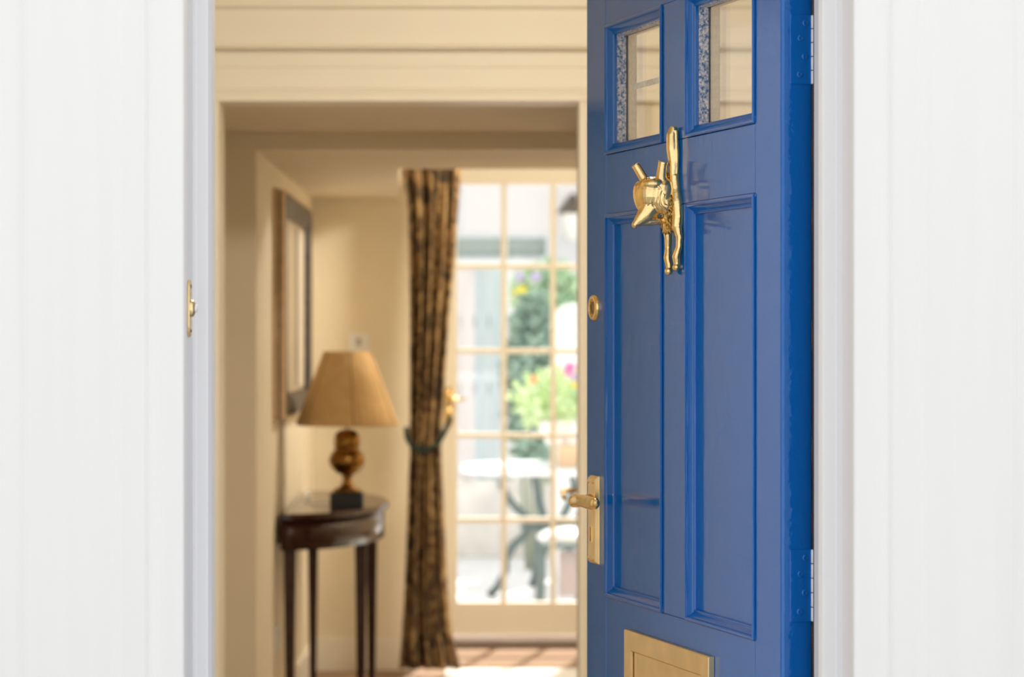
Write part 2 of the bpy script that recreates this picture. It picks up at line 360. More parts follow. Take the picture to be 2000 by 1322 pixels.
st = MB().add([(-U(1236,-.0282),.0282,PZ(137,3.66)),(-U(1287,-.0282),.0282,PZ(121,3.55)),(-U(1287,-.0282),.0282,PZ(108,3.55)),(-U(1236,-.0282),.0282,PZ(124,3.66))], [(0,1,2,3)]).build('pane_strip', mat('pale_silver', (.80,.80,.76), .35, var=.12, vscale=120), door)
st['label'] = 'narrow silvery strip on the pane'  # thin pale strip lying just in front of the glass
# hinges: leaf on the edge, knuckles at the inside corner
for zc0, zc1 in ((EYE-.276, EYE-.371), (EYE+.424, EYE+.333), (.20, .30)):
    lo, hi = min(zc0, zc1), max(zc0, zc1)
    h = MB().box(-.001, .0016, .011, .044, lo, hi).build('hinge', M_bluet, door, .0008)
    k = 5; hh = (hi-lo)/k
    for i in range(k):
        kb = MB().lathe([(.0001,lo+i*hh+.0006),(.0035,lo+i*hh+.0006),(.0039,lo+i*hh+.0012),(.0039,lo+(i+1)*hh-.0012),(.0035,lo+(i+1)*hh-.0006),(.0001,lo+(i+1)*hh-.0006)], 14, .0034, .0440)
        kb.build('knuckle', M_frame, h)
    for i, (yy, fz) in enumerate(((.033,.88),(.026,.66),(.032,.40),(.025,.14))):
        Mx = Matrix.Translation((.0016, yy, lo+fz*(hi-lo))) @ Matrix.Rotation(R(90), 4, 'Y')
        MB().lathe([(.0045,-.0004),(.0042,.0008),(.003,.0014),(.002,.0009),(.0001,.0009)], 14, M=Mx).build('screw', M_bluet, h)

# ---- letter plate
la, lb_ = U(1395), U(1229); lz1 = EYE-.4447; lz0 = lz1-.125; LB = .0305
lp = MB().sweep(-lb_, -la, lz0, lz1, [(0,0),(0,-.0075),(.0018,-.009),(LB-.002,-.009),(LB,-.007),(LB,.001)]).build('letter_plate', M_brassp, door); lp['label'] = 'satin brass letter plate'
MB().box(-lb_+LB+.004, -la-LB-.001, -.0045, -.001, lz0+LB+.001, lz1-LB-.001).build('flap', M_brassp, lp, .0012)
MB().box(-lb_+LB-.002, -la-LB+.002, -.0008, .002, lz0+LB-.002, lz1-LB+.002).build('slot', M_black, lp)

# ---- cylinder lock
zl = EYE+.049; ul = U(1163)
Mx = Matrix.Translation((-ul, 0, zl)) @ Matrix.Rotation(R(90), 4, 'X')
lk = MB().lathe([(.0205,0),(.0205,.003),(.0185,.0065),(.0150,.0075),(.0138,.0045),(.0135,.0035),(.0001,.0035)], 32, M=Mx).build('cylinder_lock', M_brass, door); lk['label'] = 'round brass night-latch cylinder'
MB().lathe([(.0100,.003),(.0100,.0060),(.009,.0068),(.0001,.0068)], 24, M=Mx).build('plug', M_brassd, lk)
MB().box(-ul-.0012, -ul+.0012, -.0071, -.006, zl-.006, zl+.006).build('keyway', M_black, lk)

# ---- lever handle on its long plate
hz = EYE-(977-VY)/(F/(D0+U(1160)*CPH)); pz1 = EYE-.2180; pz0 = EYE-.3575
pa, pb_ = W-.073, W-.030
pl = MB()
pl.sweep(-pb_, -pa, pz0, pz1, [(0,0),(0,-.004),(.004,-.0095),(.0065,-.0105)])
pl.add([(-pb_+.0065,-.0105,pz0+.0065),(-pa-.0065,-.0105,pz0+.0065),(-pa-.0065,-.0105,pz1-.0065),(-pb_+.0065,-.0105,pz1-.0065)], [(0,1,2,3)])
pl = pl.build('door_handle', M_brassp, door, .0006); pl['label'] = 'brass lever handle on a long keyhole plate'
un = (pa+pb_)/2+.004
lev = MB()
lev.tube([(-un,-.010,hz),(-un,-.022,hz),(-un,-.036,hz)], [.0115,.0092,.0095], 16)
lev.build('neck', M_brass, pl)
pts = []; rr = []
for i in range(15):
    t = i/14; pts.append((-un-.008+.136*t, -.041+.004*math.sin(t*3.1)-.002*t, hz+.002*math.sin(t*6)-.001+.007*t)); rr.append(.0085+.0022*math.sin(t*math.pi*.9)-(.004 if i in (0, 14) else 0)+(.0018 if 1 <= i <= 3 else 0))
MB().tube(pts, rr, 14, flat=.8).build('lever', M_brass, pl, subsurf=1)
for (uu, zz) in ((pa+.010, pz1-.009), (pb_-.010, pz1-.009), (pa+.010, pz0+.009), (pb_-.010, pz0+.009)):
    Mx = Matrix.Translation((-uu, -.0105, zz)) @ Matrix.Rotation(R(90), 4, 'X')
    MB().lathe([(.0034,-.0004),(.003,.001),(.0001,.0014)], 12, M=Mx).build('screw', M_brass, pl)
kz = pz0+.048; ku = (pa+pb_)/2
kh = MB().sweep(-ku-.0048, -ku+.0048, kz-.013, kz+.011, [(0,-.0103),(0,-.0114),(.0014,-.0114),(.0014,-.0103)])
kh.build('keyhole', M_brass, pl)
MB().box(-ku-.0036, -ku+.0036, -.0109, -.0104, kz-.012, kz+.010).build('keyhole_slot', M_brassd, pl)

# ---- fox knocker. local frame: p = out from the door, u = towards the free edge, z up
UK = U(1318); ZK = EYE+(VY-385)/(F/(D0+UK*CPH))
def K(p, u, z): return Vector((-(UK+u), -p, ZK+z))
def fuse(mb, name, m, parent, vox, it=4, fac=.5):
    o = mb.build(name, m, None)
    r = o.modifiers.new('r', 'REMESH'); r.mode = 'VOXEL'; r.voxel_size = vox; r.use_smooth_shade = True
    s = o.modifiers.new('s', 'SMOOTH'); s.factor = fac; s.iterations = it
    dg = bpy.context.evaluated_depsgraph_get()
    me = bpy.data.meshes.new_from_object(o.evaluated_get(dg)); me.name = name
    old = o.data; o.modifiers.clear(); o.data = me; bpy.data.meshes.remove(old)
    me.polygons.foreach_set('use_smooth', [True]*len(me.polygons))
    if not me.materials: me.materials.append(m)
    o.parent = parent
    return o
kn = empty('fox_knocker', (0,0,0)); kn.parent = door; kn['label'] = 'polished brass fox head door knocker with long tail and legs'
b = MB()
def kb(p, u, z, rp, ru, rz, tilt=0):
    b.ball(K(p, u, z), (ru, rp, rz), 18, M=Matrix.Rotation(R(tilt), 3, 'X') if tilt else None)
# skull and the two big cheek ruffs
kb(.034, .002, .004, .023, .020, .026)
kb(.0475, .010, -.001, .0125, .012, .0245, 12)
kb(.0215, -.010, .002, .0165, .014, .027, -10)
kb(.0185, -.015, -.012, .0115, .010, .0145)
kb(.034, -.004, .018, .019, .016, .010)
# long wedge muzzle pointing out and down
b.tube([K(.036,.0,-.014), K(.044,.002,-.026), K(.053,.003,-.034), K(.0590,.004,-.0400)], [.0165,.0135,.009,.0056], 14, flat=.85)
b.ball(K(.0598,.004,-.0405), (.0054,.0054,.0058), 12)
b.tube([K(.054,.003,-.0385), K(.038,.001,-.036), K(.022,.0,-.0345), K(.006,-.001,-.0335)], [.0045,.0062,.0055,.0030], 10)
b.tube([K(.040,.0,-.026), K(.030,.0,-.032)], [.010,.006], 10)
# ears
b.tube([K(.0400,.010,.020), K(.0475,.014,.034), K(.0545,.018,.0475)], [.0070,.0066,.0062], 14)
b.tube([K(.0240,-.008,.020), K(.0235,-.009,.034), K(.0225,-.010,.0445), K(.0215,-.011,.0505)], [.0100,.0078,.0072,.0078], 14)
# hinge boss
b.tube([K(.020,-.004,.028), K(.004,-.003,.030)], [.0070,.0062], 12)
head = fuse(b, 'head', M_brass, kn, .0011, 3, .5)
b = MB()
# brows, rims of the ruffs, nose ridge: raised lines
def arc(pts, r): b.tube([K(*p) for p in pts], r, 8)
arc([(.052,.006,.020),(.046,-.004,.022),(.038,-.014,.020),(.030,-.019,.012),(.024,-.0235,.0)], [.0008,.0016,.0019,.0017,.0008])
arc([(.0285,-.0225,.008),(.0315,-.0205,-.002),(.0295,-.0205,-.013),(.022,-.0225,-.019),(.013,-.0215,-.019)], [.0008,.0017,.0019,.0017,.0008])
arc([(.023,-.0235,.003),(.0265,-.0232,-.004),(.024,-.0238,-.012),(.018,-.0238,-.014)], [.0007,.0014,.0014,.0007])
arc([(.050,-.0015,.008),(.0525,.001,-.004),(.050,.0,-.015),(.046,-.002,-.020)], [.0008,.0017,.0017,.0008])
arc([(.041,-.016,-.004),(.044,-.012,-.010),(.046,-.007,-.016)], [.0007,.0015,.0008])
b.ball(K(.0415,-.0135,-.009), (.0026,.0026,.0018), 10)
b.build('brow_ridge', M_brass, kn)
b = MB()
# tail: long flat blade above
b.tube([K(.008,-.014,.026), K(.007,-.014,.046), K(.0085,-.012,.070), K(.0085,-.011,.090), K(.006,-.012,.1015)], [.0060,.0076,.0090,.0082,.0052], 14)
b.tube([K(.004,-.017,.030), K(.004,-.018,.060), K(.004,-.016,.096)], [.004,.005,.0035], 10)
# back, following the door
b.tube([K(.006,-.014,.030), K(.005,-.017,.010), K(.005,-.023,-.010), K(.005,-.027,-.030), K(.006,-.024,-.050)], [.0080,.0082,.0098,.0100,.0090], 14)
b.tube([K(.010,-.004,-.008), K(.011,-.006,-.028), K(.010,-.004,-.052)], [.0075,.0105,.0090], 12)
b.tube([K(.007,-.014,-.008), K(.007,-.015,-.050)], [.009,.010], 12)
# hind legs with paws
b.tube([K(.010,.004,-.046), K(.009,.004,-.060), K(.008,.006,-.074), K(.010,.003,-.088), K(.0075,.001,-.104)], [.0075,.0056,.0050,.0062,.0050], 12)
b.tube([K(.006,-.028,-.046), K(.004,-.031,-.060), K(.0045,-.030,-.074), K(.007,-.025,-.088), K(.005,-.025,-.100)], [.0075,.0058,.0052,.0066,.0052], 12)
b.ball(K(.0095,.000,-.1080), (.0064,.0064,.0058), 12); b.ball(K(.0075,-.026,-.1030), (.0064,.0060,.0056), 12)
fuse(b, 'body', M_brass, kn, .0011, 3, .5)
b = MB()
for i in range(110):
    z = .002-.050*random.random(); u = random.uniform(-.027, .004); p = .0165+random.uniform(-.001, .0035)-.12*abs(u+.007)
    b.tube([K(p, u, z), K(p+.001, u+random.uniform(-.003, .003), z-.004), K(p-.001, u+random.uniform(-.003, .003), z-.008)], [.0009,.0013,.0005], 6)
fo = b.build('fur', mat('rough_brass', (.62,.42,.13), .35, 1), kn); fo['label'] = 'rough textured brass chest fur'; fo['kind'] = 'stuff'

# ------------------------------------------------------------------ bell push on the left reveal
bell = empty('doorbell', (XL-.0005, 3.175, EYE+.0375)); tag(bell, 'small brass bell push on the white left door reveal', 'doorbell')
Mz = Matrix.Rotation(R(90), 4, 'Y')
b = MB()
pp = []
for i in range(24):
    a = 2*math.pi*i/24; pp.append((.0125*max(-1, min(1, 1.25*math.cos(a))), .036*math.copysign(abs(math.sin(a))**.6, math.sin(a))))
b.prism([(y, z) for y, z in pp], 0, .0035, ax='x')
b.build('back_plate', M_brassp, bell, .0012)
MB().lathe([(.0115,.003),(.0105,.0065),(.0065,.009),(.0060,.0085),(.0001,.0085)], 24, M=Mz).build('bezel', M_brassp, bell)
MB().lathe([(.0055,.008),(.0052,.0105),(.003,.012),(.0001,.0125)], 20, M=Mz).build('button', M_plastic, bell)
for z in (-.028, .028):
    MB().lathe([(.0026,.0032),(.002,.0042),(.0001,.0046)], 10, M=Matrix.Translation((0,0,z)) @ Mz).build('screw', M_brassd, bell)

# ================================================================== INNER CREAM DOOR (open, seen edge-on)
dI = empty('door_2', (.322, D3+.14, 0)); struct(dI, 'cream inner door folded back edge-on beside the blue door')
MB().box(-.014, .026, 0, .76, .01, OZ-.02).build('leaf', M_creamt, dI, .002)
yh = 7.66-(D3+.14)
hI = MB().box(-.024, -.014, yh-.02, yh+.022, PZ(1005, 7.66), PZ(925, 7.66)).build('door_handle', M_brassp, dI, .001); hI['label'] = 'brass lever handle'
zz = PZ(958, 7.66)
MB().tube([(-.024,yh,zz),(-.056,yh,zz),(-.066,yh-.003,zz),(-.070,yh-.012,zz-.002),(-.070,yh-.08,zz-.010),(-.068,yh-.105,zz-.016)], [.008,.0075,.008,.0085,.0075,.007], 12).build('lever', M_brass, hI)
MB().lathe([(.006,0),(.006,.004),(.0001,.004)], 12, M=Matrix.Translation((-.014, .005, PZ(1090, D3))) @ Matrix.Rotation(R(-90), 4, 'Y')).build('latch_screw', M_brassd, dI)

# ================================================================== BACK ROOM
# ---- half-round hall table
TX, TD, TA, TBd, TZ = WX+.018, (8.6+9.94)/2, .67, .343, .785
tb = empty('console_table', (TX, TD, 0)); tag(tb, 'dark mahogany half-round hall table against the cream wall', 'table')
def half(a, b_, n=28): return [(b_*math.cos(t), a*math.sin(t)) for t in [(-math.pi/2)+math.pi*i/n for i in range(n+1)]]
MB().prism(half(TA, TBd), TZ-.022, TZ, smooth=False).build('table_top', M_mahog, tb, .004)
MB().prism([(x, y) for x, y in half(TA-.02, TBd-.015)], TZ-.125, TZ-.022, smooth=True).build('apron', M_mahog, tb)
for (x, y) in ((.03, -.615), (.03, .585), (PX(705, 9.0)-TX, 9.0-TD), (PX(726, 9.56)-TX, 9.56-TD)):
    lg = MB(); r0, r1 = .021, .013
    lg.add([(x+sx*r, y+sy*r, z) for r, z in ((r1,0),(r1*1.25,.05),(r1,.06),(r0,TZ-.12)) for sx, sy in ((-1,-1),(1,-1),(1,1),(-1,1))],
           [(i*4+k, i*4+(k+1) % 4, i*4+4+(k+1) % 4, i*4+4+k) for i in range(3) for k in range(4)]+[(3,2,1,0),(12,13,14,15)])
    lg.build('leg', M_mahog, tb, .002)
# ---- lamp
LD = 8.98; LX = PX(678, LD)
lm = empty('table_lamp', (LX, LD, TZ)); tag(lm, 'brass urn table lamp with a tan pleated shade', 'lamp')
q = lambda y: PZ(y, LD)-TZ
MB().box(-.058, .058, -.058, .058, 0, .052).build('plinth', M_black, lm, .003)
pz = [(.045,.052),(.050,.058),(.046,.066),(.032,.078),(.020,.092),(.015,.106),(.019,.114),(.015,.121),(.022,.130),(.040,.140),(.057,.158),(.065,.180),(.0645,.198),(.056,.216),(.045,.228),(.043,.236),(.046,.240),(.047,.268),(.044,.288),(.034,.302),(.02,.310),(.001,.312)]
k = (q(838))/.312
MB().lathe([(r, z*k if z > .07 else z) for r, z in pz], 32).build('urn', M_brassd, lm)
zb, zt_ = q(828), q(686); n = 144
sc = lambda a, i: 1+.008*math.cos(36*a)-.022*(abs(math.sin(3*a+.5))**.5 if i < 2 else .3)
MB().lathe([(.183,zb-.004),(.183,zb),(.162,zb+.05),(.125,zb+.15),(.083,zt_),(.080,zt_)], n, sc=sc).build('lamp_shade', M_shade, lm).modifiers.new('sol', 'SOLIDIFY').thickness = .002
for i in range(6):
    a = 2*math.pi*i/6-.35
    MB().tube([(r*math.cos(a), r*math.sin(a), z) for r, z in ((.181,zb),(.161,zb+.05),(.124,zb+.15),(.082,zt_))], .0026, 6).build('rib', M_rib, lm)
MB().tube([(0,0,.30*k),(0,0,zt_-.01)], .004, 8).build('stem', M_brassd, lm)
MB().tube([(-.05,.05,.012),(-.12,.14,.006),(-.17,.30,.008),(-.175,.45,.006)], .003, 6).build('cord', M_plastic, lm)
MB().ball((-.172,.48,.014), (.012,.02,.011), 10).build('cord_switch', M_plastic, lm)
# ---- framed picture on the left wall
PN, PF, P0, P1 = 8.52, 9.86, EYE-.275, EYE+.505
pic = empty('picture_frame', (WX, PN, P0)); tag(pic, 'dark carved picture frame with gilt side edge on the left wall', 'picture')
wN, hN = PF-PN, P1-P0
Mr = Matrix.Rotation(R(90), 4, 'Z')
def side(mb):           # build in xz facing -y, then turn to face +x
    mb.v = [(-y, x, z) for x, y, z in mb.v]; return mb
side(MB().sweep(0, wN, 0, hN, [(.004,0),(.002,-.002),(.000,-.004),(0,-.018)])).build('outer_band', M_gilt, pic)
side(MB().sweep(0, wN, 0, hN, [(0,-.018),(.012,-.0185),(.012,-.0255),(.005,-.026)])).build('groove', M_dkframe, pic)
side(MB().sweep(0, wN, 0, hN, [(.005,-.026),(.005,-.040),(.012,-.042)])).build('inner_band', M_gilt, pic)
side(MB().sweep(0, wN, 0, hN, [(.012,-.042),(.03,-.046),(.05,-.040),(.075,-.034),(.085,-.020)])).build('carved_face', M_dkframe, pic)
m = mat('print_pale', (.50,.42,.30), .35, var=.06, vscale=4); m2 = mat('painted_reflection', (.80,.72,.62), .3); m3 = mat('reflection_dark', (.10,.10,.085), .35)
pb2 = side(MB().box(.08, wN-.08, -.018, -.01, .08, hN-.08)).build('print', m, pic); pb2['label'] = 'beige print with a window reflection painted on it'
side(MB().box(.70*wN, .92*wN, -.0195, -.018, .10, hN-.10)).build('painted_reflection', m2, pb2)  # reflection in the glass, painted as a pale band with dark borders
side(MB().box(.62*wN, .70*wN, -.0195, -.018, .10, hN-.10)).build('reflection_border', m3, pb2); side(MB().box(.92*wN, wN-.075, -.0195, -.018, .10, hN-.10)).build('reflection_border', m3, pb2)
# ---- wall plate above the lamp, socket by the floor
x0, x1, z0, z1 = PX(681, DBACK), PX(721, DBACK), PZ(686, DBACK), PZ(650, DBACK)
sw = empty('light_switch', ((x0+x1)/2, DBACK, (z0+z1)/2)); tag(sw, 'small white switch plate on the wall above the lampshade', 'switch')
hx, hz_ = (x1-x0)/2, (z1-z0)/2
MB().box(-hx, hx, -.010, 0, -hz_, hz_).build('plate', M_plastic, sw, .003)
MB().box(-.010, .010, -.014, -.010, -.016, .016).build('rocker', mat('grey_plastic', (.45,.43,.42), .5), sw, .001)
dS = DS((935-539)/-WX)
so = empty('wall_socket', (WX, dS, PZ(1245, dS))); tag(so, 'white socket plate low on the left wall near the table', 'socket')
MB().box(0, .010, -.07, .07, -.043, .043).build('plate', M_plastic, so, .003)
MB().box(.010, .015, -.012, .012, .012, .028).build('switch', M_plastic, so, .001)
# ---- curtain, gathered by a tieback
def curtain_mat():
    m = bpy.data.materials.new('floral_curtain'); m.use_nodes = True
    nt = m.node_tree; N = nt.nodes; L = nt.links; b = N['Principled BSDF']; b.inputs['Roughness'].default_value = .95
    tc = N.new('ShaderNodeTexCoord')
    n1 = N.new('ShaderNodeTexNoise'); n1.inputs['Scale'].default_value = 14; n1.inputs['Detail'].default_value = 5; n1.inputs['Distortion'].default_value = 1.5
    n2 = N.new('ShaderNodeTexVoronoi'); n2.inputs['Scale'].default_value = 17
    L.new(tc.outputs['Object'], n1.inputs['Vector']); L.new(tc.outputs['Object'], n2.inputs['Vector'])
    r1 = N.new('ShaderNodeValToRGB'); e = r1.color_ramp.elements
    e[0].position = .36; e[0].color = (.06,.052,.034,1); e[1].position = .66; e[1].color = (.47,.32,.14,1)
    x = e.new(.47); x.color = (.17,.10,.045,1); x = e.new(.54); x.color = (.32,.20,.085,1)
    L.new(n1.outputs['Fac'], r1.inputs[0])
    r2 = N.new('ShaderNodeValToRGB'); r2.color_ramp.elements[0].position = .12; r2.color_ramp.elements[0].color = (1,1,1,1); r2.color_ramp.elements[1].position = .32; r2.color_ramp.elements[1].color = (0,0,0,1)
    L.new(n2.outputs['Distance'], r2.inputs[0])
    mx = N.new('ShaderNodeMix'); mx.data_type = 'RGBA'; mx.inputs['B'].default_value = (.15,.06,.03,1)
    L.new(r2.outputs[0], mx.inputs['Factor']); L.new(r1.outputs[0], mx.inputs['A']); L.new(mx.outputs['Result'], b.inputs['Base Color'])
    return m
CD = 10.30
cu = tag(empty('curtain', (0, CD, 0)), 'brown floral curtain gathered beside the garden door', 'curtain')
keys = [(300,779,901),(400,793,894),(520,796,884),(600,797,876),(760,797,865),(850,797,860),(880,798,859),(920,796,861),(1020,793,866),(1150,788,872),(1240,782,882),(1303,777,898)]
def edges(y):
    for (a, b_) in zip(keys, keys[1:]):
        if a[0] <= y <= b_[0]:
            t = (y-a[0])/(b_[0]-a[0]); return a[1]+(b_[1]-a[1])*t, a[2]+(b_[2]-a[2])*t
    return keys[0][1:] if y < keys[0][0] else keys[-1][1:]
nu, nv = 100, 60; vs = []
for j in range(nv+1):
    y = 250+(1306-250)*j/nv; l, r = edges(y); xl, xr = PX(l, CD), PX(r, CD); z = max(.006, PZ(y, CD))
    g = math.exp(-((y-862)/90)**2)
    for i in range(nu+1):
        t = i/nu; ph = t*2*math.pi*4.5+.5*math.sin(y/150.)
        d = (.026*(1-.4*g))*math.sin(ph+.8*math.sin(2.1*t*6.28))+.014*math.sin(1.7*ph+y/130.)
        vs.append((xl+(xr-xl)*t+.006*math.cos(ph*.9), -d, z))
o = MB().add(vs, [(j*(nu+1)+i, j*(nu+1)+i+1, (j+1)*(nu+1)+i+1, (j+1)*(nu+1)+i) for j in range(nv) for i in range(nu)], 0, True).build('cloth', curtain_mat(), cu)
s_ = o.modifiers.new('sol', 'SOLIDIFY'); s_.thickness = .003
MB().tube([(PX(770, CD), 0, 2.33), (.75, 0, 2.33)], .012, 10).build('pole', M_brassd, cu)
tbk = MB(); pts = []
for (x, y, dd) in ((794,836,.02),(796,855,.055),(804,868,.075),(818,877,.080),(836,878,.080),(852,868,.075),(864,852,.055),(874,832,.02),(880,815,-.02)):
    pts.append((PX(x, CD), -dd, PZ(y, CD)))
tbk.tube(pts, .011, 8)
tbk.build('tieback', mat('dark_green_rope', (.008,.022,.015), .9, bump=.8, bscale=90), cu)['label'] = 'dark green rope tieback'

# ---- glazed garden door
GX0 = PX(893, DFR); pitx = 96.3/433; pitz = 164.2/433; gt, gbz = PZ(360, DFR), PZ(1176, DFR)
gd = empty('door_3', (GX0, DFR, 0)); struct(gd, 'cream glazed garden door with small panes')
nc, nr_ = 3, 5; mw = 10.5/433
gw = nc*pitx-mw
zb_ = .045
MB().box(-.085, 0, 0, .045, zb_, gt+.07).build('stile', M_creamt, gd, .002)
MB().box(gw, gw+.085, 0, .045, zb_, gt+.07).build('stile', M_creamt, gd, .002)
MB().box(0, gw, 0, .045, gt, gt+.07).build('rail', M_creamt, gd, .002); MB().box(0, gw, 0, .045, zb_, gbz).build('rail', M_creamt, gd, .002)
rowp = (gt-gbz+mw)/nr_
for c in range(1, nc): MB().box(c*pitx-mw, c*pitx, .006, .040, gbz, gt).build('muntin', M_creamt, gd, .004)
for r in range(1, nr_): MB().box(0, gw, .008, .038, gbz+r*rowp-mw, gbz+r*rowp).build('muntin', M_creamt, gd, .004)
for c in range(nc):
    for r in range(nr_):
        MB().box(c*pitx-.003, (c+1)*pitx-mw+.003, .021, .024, gbz+r*rowp-.003, gbz+(r+1)*rowp-mw+.003).build('pane', M_glass, gd)
hd = MB().box(-.056, -.018, -.010, 0, PZ(832, DFR), PZ(756, DFR)).build('door_handle', M_brass, gd, .004); hd['label'] = 'brass lever handle'
zz = PZ(779, DFR)
MB().tube([(-.037,-.01,zz),(-.037,-.05,zz),(-.03,-.058,zz),(.04,-.058,zz-.002)], [.012,.010,.010,.006], 10).build('lever', M_brass, hd)
MB().ball((-.037,-.02,PZ(808, DFR)), (.02,.02,.042), 14).build('lock_knob', M_brass, hd)
MB().ball((-.037,-.03,PZ(770, DFR)), (.021,.02,.026), 14).build('rose', M_brass, hd)
b = MB().box(XB-.02, GX0-.09, DFR+.0, DFR+.14, 0, 2.5).box(GX0+gw+.09, 1.2, DFR, DFR+.14, 0, 2.5).box(GX0-.09, GX0+gw+.09, DFR, DFR+.14, gt+.075, 2.5)
struct(b.build('wall_back', M_cream), 'cream garden-side wall around the glazed door')
for xx in (GX0-.125, GX0+gw+.085): struct(MB().box(xx, xx+.04, DFR-.02, DFR+.05, 0, gt+.115).build('trim_2', M_creamt), 'cream upright of the garden door frame' + (' by the curtain' if xx < 0 else ' hidden behind the blue door'))
struct(MB().box(GX0-.085, GX0+gw+.085, DFR-.02, DFR+.05, gt+.075, gt+.115).build('trim_3', M_creamt), 'cream head of the garden door frame')
th = empty('threshold', (GX0, DFR, 0)); struct(th, 'metal threshold bar under the garden door')
MB().box(-.09, gw+.09, -.055, .05, 0, .010).build('base', M_black, th); 
b = MB().prism([(-.045,.010),(-.045,.028),(-.035,.036),(.03,.036),(.03,.010)], -.085, gw+.085, ax='x')
b.build('bar', M_alu, th)
# rug in front of the curtain line
rg = MB().box(PX(868, 10.4), 1.0, 9.2, DS(649.5/1.38), 0, .012).build('rug', mat('pale_rug', (.80,.79,.76), .9, var=.04, vscale=40), None, .004)
tag(rg, 'pale off-white rug edge on the brown floor before the garden door', 'rug')

# ================================================================== GARDEN
PT = -.05
struct(MB().box(-6, 8, 11.6, 24, PT-.15, PT).build('floor_patio', M_patio), 'pale paved patio outside the garden door')
# white house beyond
HD = 20.0
hs = empty('white_house', (0, HD, PT)); tag(hs, 'white rendered house beyond the garden fence', 'building')
q = lambda y: PZ(y, HD)-PT
wx0, wx1 = PX(860, HD), PX(1074, HD); wz0, wz1 = q(508), q(457)
MB().box(-5, wx0, 0, .3, 0, 3.4).box(wx1, 6, 0, .3, 0, 3.4).box(wx0, wx1, 0, .3, 0, wz0).box(wx0, wx1, 0, .3, wz1, 3.4).build('wall', mat('white_render', (.70,.70,.70), .9), hs)
wn = MB().sweep(wx0, wx1, wz0, wz1, [(0,-.01),(.03,-.01),(.03,.1)]).build('window', mat('pale_window_frame', (.7,.74,.75), .5), hs)
for (a, b_) in ((wx0+.03, PX(984, HD)-.01), (PX(984, HD)+.03, wx1-.03)):
    MB().box(a, b_, .10, .14, wz0+.03, wz1-.03).build('pane', mat('grey_green_pane', (.38,.47,.44), .15), wn)
MB().box(PX(984, HD)-.01, PX(984, HD)+.03, .05, .12, wz0+.03, wz1-.03).build('mullion', M_plastic, wn)
MB().box(wx0-.06, wx1+.06, -.08, .05, wz0-.06, wz0).build('sill', M_plastic, wn)
# low wall and fence boards
GD = 16.6
q = lambda y: PZ(y, GD)
tag(MB().box(PX(820, GD), PX(1300, GD), GD, GD+.3, PT, q(938)).build('low_garden_wall', mat('pale_stone', (.74,.71,.66), .9, var=.08, vscale=7), None, .01), 'low pale stone garden wall under the fence', 'wall')
fn = empty('fence', (0, GD+.1, q(938))); tag(fn, 'weathered grey board fence on the low garden wall', 'fence')
fm = [mat('weathered_board_'+str(i), c, .9, var=.12, vscale=6, stretch=(1,1,.15)) for i, c in enumerate(((.62,.67,.67),(.78,.80,.79),(.52,.60,.62),(.74,.69,.68)))]
x = PX(840, GD); i = 0; hb_ = q(521)-q(938)
while x < PX(1180, GD):
    wd = .085+.02*random.random()
    MB().box(x, x+wd-.008, -.012+.008*random.random(), .012, 0, hb_-.03*random.random()).build('board', fm[(i*3+i//2) % 4], fn, .002)
    x += wd; i += 1
for yy in (628, 760): MB().box(PX(838, GD), PX(1182, GD), .012, .05, q(yy)-q(938)-.04, q(yy)-q(938)+.04).build('rail', fm[2], fn)
# climbing shrub in front of fence
def foliage(name, parent, c, rad, n, size, m, seed=1, z0=0):
    rnd = random.Random(seed); b = MB()
    for k in range(n):
        while 1:
            p = Vector((rnd.uniform(-1,1), rnd.uniform(-1,1), rnd.uniform(-1,1)))
            if .35 < p.length < 1: break
        p = Vector((c[0]+p.x*rad[0], c[1]+p.y*rad[1], c[2]+p.z*rad[2]))
        if p.z < z0: continue
        a = Vector((rnd.uniform(-1,1), rnd.uniform(-1,1), rnd.uniform(-.6,1))).normalized(); s2 = a.cross(Vector((rnd.uniform(-1,1), rnd.uniform(-1,1), .3))).normalized()
        L = size*rnd.uniform(.6, 1.3)
        b.add([p, p+a*L*.5+s2*L*.3, p+a*L, p+a*L*.5-s2*L*.3], [(0,1,2,3)])
    return b.build(name, m, parent, merge=False)
Lg = lambda nm, c, c2: mat(nm, c, .6, c2=c2, vscale=9)
G_dark, G_mid, G_lt = Lg('dark_leaf', (.22,.34,.29), (.32,.45,.36)), Lg('mid_leaf', (.36,.55,.36), (.52,.68,.45)), Lg('light_leaf', (.60,.78,.42), (.74,.86,.55))
def shrub(name, label, cx, cy, D, rx, rz, m, n, size, seed, grp=None, base=None, ry=.3):
    X, Z = PX(cx, D), PZ(cy, D); bz = PT if base is None else base
    t = empty(name, (X, D, bz)); tag(t, label, 'shrub', grp)
    foliage('foliage', t, (0,0,Z-bz), (rx*D/F, ry, rz*D/F), n, size, m, seed, .03)
    b = MB()
    for k in range(4): b.tube([(.02*k-.03,0,0),(.05*(k-1.5),.02,(Z-bz)*.6),(.12*(k-1.5),0,(Z-bz)*1.1)], [.018,.013,.006], 7)
    b.build('stem', mat('shrub_bark', (.30,.33,.26), .9), t)
    return t
shrub('shrub', 'dark green bushy shrub against the grey fence', 1040, 745, 15.7, 52, 175, G_dark, 2600, .075, 3, ry=.25)
csh = shrub('climbing_shrub', 'mid green flowering climber at the top of the fence', 1068, 575, 16.25, 64, 62, G_mid, 1300, .07, 4, base=q(938), ry=.2)
fl = {}
